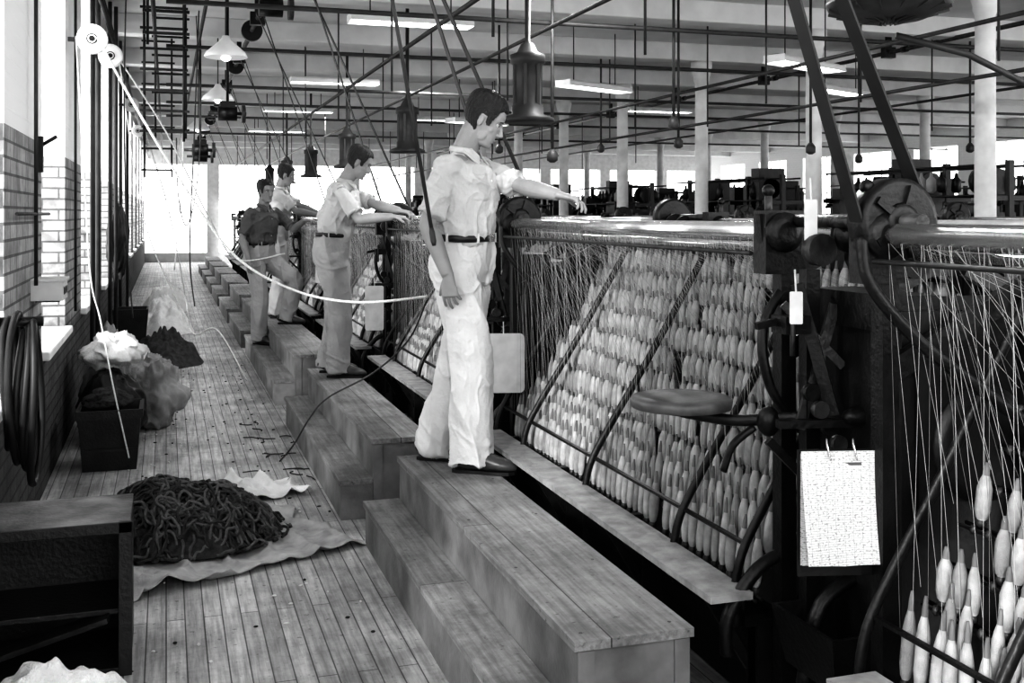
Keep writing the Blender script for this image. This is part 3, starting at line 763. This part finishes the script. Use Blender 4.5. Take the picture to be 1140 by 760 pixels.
def humid(x,y,z):
    b=MB()
    b.lathe((0,0,0),(0,0,1),[(0,.05),(.0,.20),(.03,.20),(.06,.12),(.12,.12),(.14,.10),(.42,.10),(.44,.13),(.50,.13),(.52,.08),(.58,.05),(.60,.02),(CEIL-z,.02)],20)
    for k in range(6):
        a=k*math.pi/3; b.bx(.1*math.cos(a)-.012,.1*math.cos(a)+.012,.1*math.sin(a)-.012,.1*math.sin(a)+.012,.12,.5)
    b.obj('humidifier',[PIPE],loc=(x,y,z))
for k in range(6): humid(2.56,7.6+4.2*k,2.30)
b=MB()
b.lathe((0,0,0),(0,0,1),[(-.06,.08),(-.05,.2),(0,.32),(.03,.34),(.05,.34),(.06,.30),(.12,.2),(.15,.08),(.3,.05),(CEIL-2.76,.03)],32)
for k in range(16):
    a=k*math.pi/8; b.beam((.06*math.cos(a),.06*math.sin(a),-.07),(.33*math.cos(a),.33*math.sin(a),.0),.006,.02)
b.obj('ceiling_fan_housing',[PIPE],loc=(3.85,5.1,2.76))
b=MB(); b.tube([(3.9,5.1,2.62),(4.3,5.0,2.52),(5.3,5.3,2.3)],.02); b.obj('steam_pipe',[PIPE])
def pendant(x,y,z,r=.19):
    b=MB()
    b.lathe((0,0,0),(0,0,1),[(0,r),(.01,r+.005),(.05,r*.92),(.12,r*.5),(.16,.05),(.2,.03)],24,0)
    b.cyl((0,0,.18),(0,0,CEIL-z),.008,n=6,m=1); b.sph((0,0,.01),.045,2,10)
    b.obj('pendant_lamp',[WHITE,PIPE,TUBE],loc=(x,y,z))
pendant(.52,10.2,3.05); pendant(.6,13.6,3.0); pendant(.5,18.5,3.0)
for i,(x,y,z) in enumerate(((.86,9.5,3.4),(.64,12.2,2.72),(.42,14.6,2.45),(.5,17.2,2.5))):
    b=MB()
    b.cyl((-.10,0,0),(.10,0,0),.08,n=18); b.cyl((-.2,0,0),(.2,0,0),.02,n=10,m=1); b.bx(-.08,.08,-.06,.06,.06,.13)
    b.cyl((0,0,.1),(0,0,CEIL-z),.015,n=8); b.lathe((.15,0,0),(1,0,0),[(0,.10),(.04,.10)],20,1)
    b.obj('hanging_motor',[DARK,GREYM],loc=(x,y,z))
for i,(x,y,z,r_) in enumerate(((-.5,8.2,2.86,.105),(-.47,10.2,3.02,.105),(-.45,15.5,3.1,.10),(-.45,19,3.0,.10))):
    b=MB()
    b.lathe((0,-.03,0),(0,1,0),[(0,.03),(0,r_*.8),(.004,r_),(.02,r_),(.028,r_*.9),(.036,r_),(.052,r_),(.056,r_*.8),(.056,.03)],28,0)
    b.lathe((0,-.034,0),(0,1,0),[(0,r_*.36),(.004,r_*.36)],24,1)
    b.lathe((0,-.038,0),(0,1,0),[(0,r_*.28),(.004,r_*.28)],24,0)
    b.cyl((0,-.05,0),(0,.06,0),.02,n=10,m=1); b.beam((0,.05,0),(-.165,.05,.0),.03,.03,1)
    b.obj('rope_pulley',[WHITE,DARK],loc=(x,y,z))
def ladder(x,y,w,z0,z1,n):
    b=MB()
    b.cyl((-w/2,0,z0),(-w/2,0,z1),.014,n=6); b.cyl((w/2,0,z0),(w/2,0,z1),.014,n=6)
    for k in range(n):
        z=z0+.1+(z1-z0-.2)*k/(n-1); b.beam((-w/2-.04,0,z),(w/2+.04,0,z),.02,.025)
    b.obj('hanging_rack',[DARK],loc=(x,y,0))
ladder(-.02,11.4,.38,2.35,CEIL,8); ladder(.05,13.2,.34,2.5,CEIL,7); ladder(-.1,15,.34,2.1,CEIL,7); ladder(0,9.6,.3,3.05,CEIL,5)
b=MB()
for y,x in((9.9,-.6),(10.3,-.58),(12.9,-.6),(13.2,-.55),(15.8,-.6),(18.6,-.6)): b.cyl((x,y,.0),(x,y,CEIL),.022,n=8)
b.cyl((-.6,7,3.72),(-.6,YE,3.72),.03,n=8); b.cyl((-.55,5,3.5),(-.55,YE,3.5),.02,n=8)
b.cyl((-.64,5.3,1.62),(-.64,6.7,1.62),.008,n=8); b.cyl((-.64,6.05,1.25),(-.64,6.05,3.5),.010,n=8); b.cyl((-.64,8.6,.9),(-.64,8.6,3.5),.010,n=8)
b.obj('wall_conduit',[PIPE])
def rope(name,pts,r,mat,sub=10):
    b=MB(); b.tube(cr(pts,sub),r,6); return b.obj(name,[mat])
rope('hoist_rope',[(-.46,8.1,2.86),(-.2,7.95,2.36),(.15,7.75,1.76),(.45,7.5,1.33),(.8,7.15,1.12),(1.15,6.8,1.06),(1.5,6.36,1.12)],.009,ROPE)
rope('hoist_rope',[(-.60,8.1,2.86),(-.55,8.05,2.0),(-.50,8.0,1.2),(-.42,7.75,.9),(-.32,7.3,.52),(-.22,7.12,.1)],.005,ROPE)
rope('hoist_rope',[(-.40,10.2,3.0),(0,10.8,2.4),(.4,11.2,1.6),(.7,11.6,1.15),(1.2,11.6,1.2)],.008,ROPE)
rope('hoist_rope',[(-.40,10.2,3.0),(-.2,10.4,1.6),(.1,10.6,.8),(.25,10.5,.5),(.45,10.3,.55),(.7,10.1,.1)],.006,ROPE)
rope('hoist_rope',[(-.38,15.5,3.1),(.0,15.3,1.8),(.2,15,.8),(.3,14.8,.1)],.008,ROPE)
rope('hoist_rope',[(.35,12.6,3.9),(.3,12.6,2.5),(.25,12.5,1.2),(.3,12.4,.6)],.008,PIPE)
rope('hoist_rope',[(.2,14.6,3.9),(.2,14.6,2.2),(.1,14.5,.9)],.008,ROPE)
rope('hoist_rope',[(-.3,9.3,3.9),(-.32,9.2,2.6),(-.3,9.1,1.5),(-.25,9.0,.8)],.006,PIPE)
rope('hoist_rope',[(.1,11.6,2.4),(.12,11.6,1.8),(.2,11.5,1.5),(.3,11.6,1.9),(.34,11.7,2.6),(.3,11.8,3.7)],.006,PIPE)
rope('air_hose',[(1.50,6.36,1.10),(1.42,6.5,.85),(1.25,6.75,.62),(1.0,7.0,.435),(.90,7.1,.3),(.80,7.2,.1),(.70,7.1,.02)],.006,PIPE)
b=MB(); b.cyl((.70,4.66,3.95),(1.10,4.58,1.56),.009,n=8); b.lathe((1.10,4.58,1.56),(0.16,-.03,-1),[(0,.009),(.02,.013),(.06,.013),(.08,.008)],10); b.obj('shipper_rod',[PIPE])

# ------------------------------------------------------------------ front machine specifics
e=empty('swing_seat',(1.50,2.98,1.045))
b=MB(); b.lathe((0,0,-.018),(0,0,1),[(0,.13),(.004,.152),(.026,.155),(.034,.150),(.036,.1)],40); b.obj('seat',[SEATW],e)
b=MB(); b.lathe((0,0,-.035),(0,0,1),[(0,.05),(.017,.06)],16); b.sweep(cr([(0,0,-.03),(.12,-.10,-.045),(.22,-.18,-.03),(.28,-.24,-.02)],4),(.014,.018),n=8)
b.sweep(cr([(.10,-.08,-.2),(.12,-.1,-.12),(.17,-.14,-.06)],4),(.010,.014),n=8); b.sph((.2,-.17,-.04),(.035,.035,.045),0,12); b.obj('bracket',[DARK],e)
def chart(x,y,z,w,h,rz,name='hanging_chart',mat=PAPER,sheets=3):
    e=empty(name,(x,y,z),rz)
    b=MB(); b.bx(-w/2-.006,w/2+.006,.0,.006,-h/2-.03,h/2+.01); b.obj('backing_board',[BLACK],e)
    b=MB()
    for k in range(sheets):
        n=10; vs=[];fs=[]
        for i in range(n+1):
            for j in range(n+1):
                u=i/n; v=j/n
                yy=-.004-.003*k-(1-v)**2*(.012*k)-(.05*max(0,.8-u)**1.5*(1-v)*(k==sheets-1))
                vs.append((-w/2+w*u*(1-.02*k),yy,-h/2+h*v+.004*k+(.02*max(0,.5-u)*(1-v) if k==sheets-1 else 0)))
        for i in range(n):
            for j in range(n):
                a=i*(n+1)+j; fs.append((a,a+n+1,a+n+2,a+1))
        b.add(vs,fs,0,True)
    b.bx(-w/2+.02,w/2-.06,-.011,-.0105,h/2-.03,h/2-.022,1)
    b.obj('sheets',[mat,M('ink',.12,.8)],e)
    b=MB()
    for q in(-.035,.035): b.tube(cr([(q,-.02,h/2-.015),(q-.006,-.015,h/2+.02),(q,.01,h/2+.035),(q+.006,.02,h/2+.0)],4),.0025)
    b.obj('hooks',[STEEL],e)
chart(1.68,2.42,.85,.22,.29,-.25)
def card(name,x,y,z,w,h,rz,mat=CARD):
    b=MB(); pts=[]
    r_=min(w,h)*.12
    for cx,cz,a0 in((w/2-r_,h/2-r_,0),(-w/2+r_,h/2-r_,90),(-w/2+r_,-h/2+r_,180),(w/2-r_,-h/2+r_,270)):
        for k in range(5):
            a=math.radians(a0+k*22.5); pts.append((cx+r_*math.cos(a),cz+r_*math.sin(a)))
    N=len(pts); vs=[(p[0],-.004,p[1]) for p in pts]+[(p[0],.004,p[1]) for p in pts]
    fs=[tuple(range(N)),tuple(range(2*N-1,N-1,-1))]+[(i,N+i,N+(i+1)%N,(i+1)%N) for i in range(N)]
    b.add(vs,fs,0,False)
    b.cyl((0,0,h/2-.01),(0,.02,h/2+.06),.003,n=5)
    o=b.obj(name,[mat],loc=(x,y,z)); o.rotation_euler=(0,0,rz); return o
card('record_card',1.68,5.38,.84,.22,.31,-.25); card('record_card',1.60,8.62,.86,.15,.36,-.2); card('record_card',1.66,2.60,1.36,.035,.09,-.4); card('record_card',1.72,2.62,1.60,.035,.12,-.5)
card('record_card',1.6,11.7,1.0,.14,.25,-.2)

# ------------------------------------------------------------------ floor clutter
def heap(rx,ry,h,amp=.25,sc=3,seed=0,n=64,fine=.0):
    vs=[];fs=[];R=22
    for j in range(R+1):
        t=j/R
        for i in range(n):
            a=2*math.pi*i/n; ca,sa=math.cos(a),math.sin(a)
            edge=1+amp*.6*noise.noise(V((ca*1.5,sa*1.5,seed)))
            px=rx*t*ca*edge; py=ry*t*sa*edge
            z=h*(1-t**2.2)*(1+amp*noise.noise(V((px*sc*2,py*sc*2,seed+5))))+amp*h*.5*noise.noise(V((px*sc*5,py*sc*5,seed)))*(1-t**4)
            z+=fine*noise.noise(V((px*22,py*22,seed)))*(1-t**6)
            vs.append((px,py,max(z,0.002)))
    for j in range(R):
        for i in range(n):
            k=(i+1)%n; fs.append((j*n+i,(j+1)*n+i,(j+1)*n+k,j*n+k))
    b=MB(); b.add(vs,fs,0,True); b.add([(0,0,0)]+[(vs[R*n+i][0],vs[R*n+i][1],0) for i in range(n)],[(0,(i+1)%n+1,i+1) for i in range(n)],0,False)
    return b
RX,RY,RH=.50,.38,.25
def hz(px,py):
    t=min(1,math.hypot(px/RX,py/RY)); return RH*(1-t**2.8)*(1+.35*noise.noise(V((px*4,py*4,8))))
b=heap(RX*.95,RY*.95,RH*.9,.3,3,3)
for k in range(650):
    a=random.uniform(0,6.28); t=math.sqrt(random.random())*.97; px=RX*t*math.cos(a); py=RY*t*math.sin(a)
    d=random.uniform(0,6.28); pts=[]; lift=random.uniform(0,.035)
    for q in range(8):
        z=hz(px,py)+.005+lift*math.sin(q/7*math.pi)
        pts.append((px,py,max(z,.012))); d+=random.uniform(-1.1,1.1); px+=.022*math.cos(d); py+=.022*math.sin(d)
        tt=math.hypot(px/(RX*1.08),py/(RY*1.08))
        if tt>1: px/=tt; py/=tt
    b.sweep(cr(pts,3),(.0072,.0072),n=6,m=1 if random.random()<.4 else 0)
b.obj('dark_yarn_pile',[YARND,M('grey_yarn',.085,.95,.4,40,.4,bscale=200)],loc=(.06,5.55,.03))
def sheet(name,x,y,w,h,rz,mat,amp=.03,seed=0,n=80,base=.004):
    vs=[];fs=[]
    for i in range(n+1):
        for j in range(n+1):
            u=i/n-.5;v=j/n-.5
            ex=1+.16*noise.noise(V((v*5,seed,1))); ey=1+.16*noise.noise(V((u*5,seed,2)))
            px=u*w*ex; py=v*h*ey
            q=noise.noise(V((px*4,py*4,seed)))
            fold=max(0,1-abs(noise.noise(V((px*5+seed,py*3.2,seed+3))))*3.5)**2
            z=base+amp*max(0,q)*.6+amp*fold*(.6+.6*noise.noise(V((px*2,py*2,seed+9))))+.006*noise.noise(V((px*25,py*25,0)))
            vs.append((px,py,max(z,.003)))
    for i in range(n):
        for j in range(n):
            a=i*(n+1)+j; fs.append((a,a+n+1,a+n+2,a+1))
    b=MB(); b.add(vs,fs,0,True); o=b.obj(name,[mat],loc=(x,y,0)); o.rotation_euler=(0,0,rz)
    m=o.modifiers.new('s','SOLIDIFY'); m.thickness=.004; m.offset=1
    return o
sheet('burlap_sheet',.15,5.42,1.28,.98,.42,BURLAP,.07,4)
sheet('crumpled_cloth',.50,6.42,.50,.40,.2,CLOTH,.10,7)
sheet('crumpled_cloth',-.22,6.15,.6,.5,.6,BURLAP,.07,12)
e=empty('open_cabinet',(-.39,4.22,0))
b=MB(); W,D,H=.54,.40,.54
b.bx(-W/2,W/2,-D/2,D/2,H-.025,H,1); b.bx(-W/2,W/2,-D/2,D/2,.0,.03,0); b.bx(-W/2,-W/2+.025,-D/2,D/2,.03,H-.025,0); b.bx(W/2-.025,W/2,-D/2,D/2,.03,H-.025,0)
b.bx(-W/2,W/2,D/2-.02,D/2,.03,H-.025,0); b.bx(-W/2+.025,W/2-.025,-D/2+.05,D/2-.02,.20,.22,0); b.bx(W/2-.04,W/2+.006,-D/2-.006,-D/2+.02,.0,H,0); b.bx(-W/2,W/2+.006,-D/2-.006,-D/2,H-.04,H,0)
b.beam((-.2,-.12,.08),(.2,-.16,.2),.1,.02,0); b.beam((-.2,-.12,H+.008),(-.22,.14,H+.008),.025,.016,2)
b.obj('carcass',[TRUNK,TRUNKT,CARD],e,bevel=.004)
b=heap(.30,.26,.19,.35,3,11,n=90,fine=.03); b.obj('cotton_fluff_heap',[FLUFF],loc=(-.33,3.62,0))
e=empty('wooden_crate',(-.34,7.42,0)); b=MB(); bin_(b,-.19,.19,-.2,.2,0,.38,.015,0,.03); b.bx(-.195,.195,-.205,-.19,.33,.385,0); b.bx(-.195,.195,.19,.205,.33,.385,0); b.bx(-.2,-.185,-.2,.2,.33,.385,0); b.bx(.185,.2,-.2,.2,.33,.385,0)
b.bx(-.17,.17,-.19,-.175,.12,.14,0); b.obj('box',[TRUNK],e)
def blob(name,loc,r_,mat,amp=.2,sc=4,seed=0):
    vs=[];fs=[];n=80;R=56
    for j in range(R+1):
        ph=math.pi*j/R
        for i in range(n):
            a=2*math.pi*i/n; d=V((math.sin(ph)*math.cos(a),math.sin(ph)*math.sin(a),math.cos(ph)))
            rd=max(0,1-abs(noise.noise(V((d.x*2.2+seed,d.y*2.2+d.z*.8,d.z*.9))))*3)**2
            rd2=max(0,1-abs(noise.noise(V((d.x*4.5,d.y*4.5+seed,d.z*1.8))))*3)**2
            k=1+amp*noise.noise(d*1.6+V((seed,0,0)))+amp*.36*(rd-.3)+amp*.22*(rd2-.3)
            wd=1.12-.22*d.z   # slumps wider at the bottom
            p=V((d.x*r_[0]*k*wd,d.y*r_[1]*k*wd,d.z*r_[2]*k)); p.z=max(p.z,-loc[2]+.004)
            vs.append(p)
    for j in range(R):
        for i in range(n):
            k=(i+1)%n; fs.append((j*n+i,(j+1)*n+i,(j+1)*n+k,j*n+k))
    b=MB(); b.add(vs,fs,0,True); return b.obj(name,[mat],loc=loc)
blob('burlap_sack',(-.12,8.70,.24),(.21,.24,.27),SACKM,.38,3,2)
blob('burlap_sack',(-.14,9.30,.20),(.22,.24,.22),SACKM,.38,3,22)
blob('burlap_sack',(-.36,8.75,.36),(.20,.26,.38),SACKM,.38,3,9)
blob('cotton_bundle',(-.36,8.30,.64),(.17,.17,.12),CLOTH,.40,3,5)
blob('dark_bundle',(-.38,8.20,.26),(.20,.20,.26),TRUNK,.2,3,15)
blob('cotton_bundle',(-.36,7.46,.42),(.13,.14,.07),YARND,.3,3,8)
blob('cotton_bundle',(-.30,10.9,.16),(.20,.26,.18),CLOTH,.38,3,33)
blob('hanging_coat',(-.55,13.4,1.35),(.09,.16,.38),TRUNK,.3,3,18)
blob('hanging_coat',(-.55,14.1,1.30),(.09,.18,.42),YARND,.3,3,28)
b=heap(.42,.5,.30,.4,4,21,fine=.04); b.obj('dark_waste_heap',[M('waste',.06,1,.4,20,.6)],loc=(-.02,12.3,0))
b=heap(.42,.6,.42,.3,4,31,fine=.03); b.obj('cotton_fluff_heap',[FLUFF],loc=(-.05,15.6,0))
b=heap(.4,.6,.4,.3,4,41,fine=.03); b.obj('cotton_fluff_heap',[CLOTH],loc=(0,19,0))
b=MB(); bin_(b,-.2,.2,-.25,.25,0,.5,.02,0,.04); b.obj('wooden_crate',[TRUNK],loc=(-.40,13.6,0))
b=MB()
for k in range(220):
    x=random.uniform(-.3,.85); y=random.uniform(4.0,13)
    b.sph((x,y,.004),(random.uniform(.004,.014),random.uniform(.004,.012),.004),0 if random.random()<.5 else 1,6)
for k in range(16):
    x=random.uniform(.55,.85);y=random.uniform(6.6,8.6); d=random.uniform(0,6); pts=[(x,y,.008)]
    for q in range(5): d+=random.uniform(-1,1); x+=.03*math.cos(d); y+=.03*math.sin(d); pts.append((min(x,.86),y,.008))
    b.tube(cr(pts,3),.004,5,1)
b.obj('floor_lint',[CLOTH,YARND])
b=MB()
for k in range(5):
    pts=[]
    for i in range(40):
        a=2*math.pi*i/39; R=.13+.018*math.sin(k*2.1); pts.append((.02+.025*k+.01*math.sin(a*2+k),R*math.sin(a),(R*2.0+.01*k)*math.cos(a)-.02*k))
    b.tube(pts,.016,8,0)
b.cyl((-.03,0,.25),(.15,0,.25),.02,n=8,m=1); b.lathe((-.04,0,.25),(1,0,0),[(0,.05),(.02,.05)],12,1)
b.obj('fire_hose_coil',[RUBBER,DARK],loc=(-.63,4.80,.93))
b=MB(); b.bx(-.02,.14,-.13,.13,0,.1,0); b.bx(-.02,.15,-.14,.14,.1,.115,0); b.bx(.139,.143,-.10,.10,.03,.07,1); b.beam((0,-.08,0),(.12,-.08,-.0),.02,.02,1); b.obj('switch_box',[WINF,DARK],loc=(-.66,6.3,1.16),bevel=.004)
b=MB(); b.bx(0,.03,-.02,.02,0,.2,0); b.cyl((.02,0,.15),(.1,-.02,.2),.01,n=6); b.obj('wall_bracket',[DARK],loc=(-.68,6.5,1.85))

# ------------------------------------------------------------------ light, world, camera
w=bpy.data.worlds.new('world'); scene.world=w; w.use_nodes=True
bg=w.node_tree.nodes['Background']; bg.inputs[0].default_value=(1,1,1,1); bg.inputs[1].default_value=3.6
def area(name,loc,rot,sx,sy,e):
    l=bpy.data.lights.new(name,'AREA'); l.shape='RECTANGLE'; l.size=sx; l.size_y=sy; l.energy=e
    o=bpy.data.objects.new(name,l); COL.objects.link(o); o.location=loc; o.rotation_euler=rot; return o
for y in(8,14,22): area('ceiling_fill',(3.2,y,3.6),(0,0,0),.3,1.5,120)  # added fill lights under the ceiling, separate from the modelled lamp fixtures
l=bpy.data.lights.new('sun','SUN'); l.energy=4.0; l.angle=math.radians(6); o=bpy.data.objects.new('sun',l); COL.objects.link(o)
sd=V((.62,.78,-.34)); o.rotation_euler=sd.to_track_quat('-Z','Y').to_euler(); o.location=(-3,-4,5)
cam=bpy.data.cameras.new('camera'); co=bpy.data.objects.new('camera',cam); COL.objects.link(co)
th=math.atan(385/1200); co.location=(0,0,1.62); co.rotation_euler=(math.pi/2,0,-th)
cam.sensor_width=36; cam.lens=1200/1140*36; cam.shift_y=-142/1140; cam.clip_start=.05; cam.clip_end=200
scene.camera=co
try:
    scene.view_settings.view_transform='Standard'; scene.view_settings.look='High Contrast'; scene.view_settings.exposure=0
except Exception as ex: print(ex)
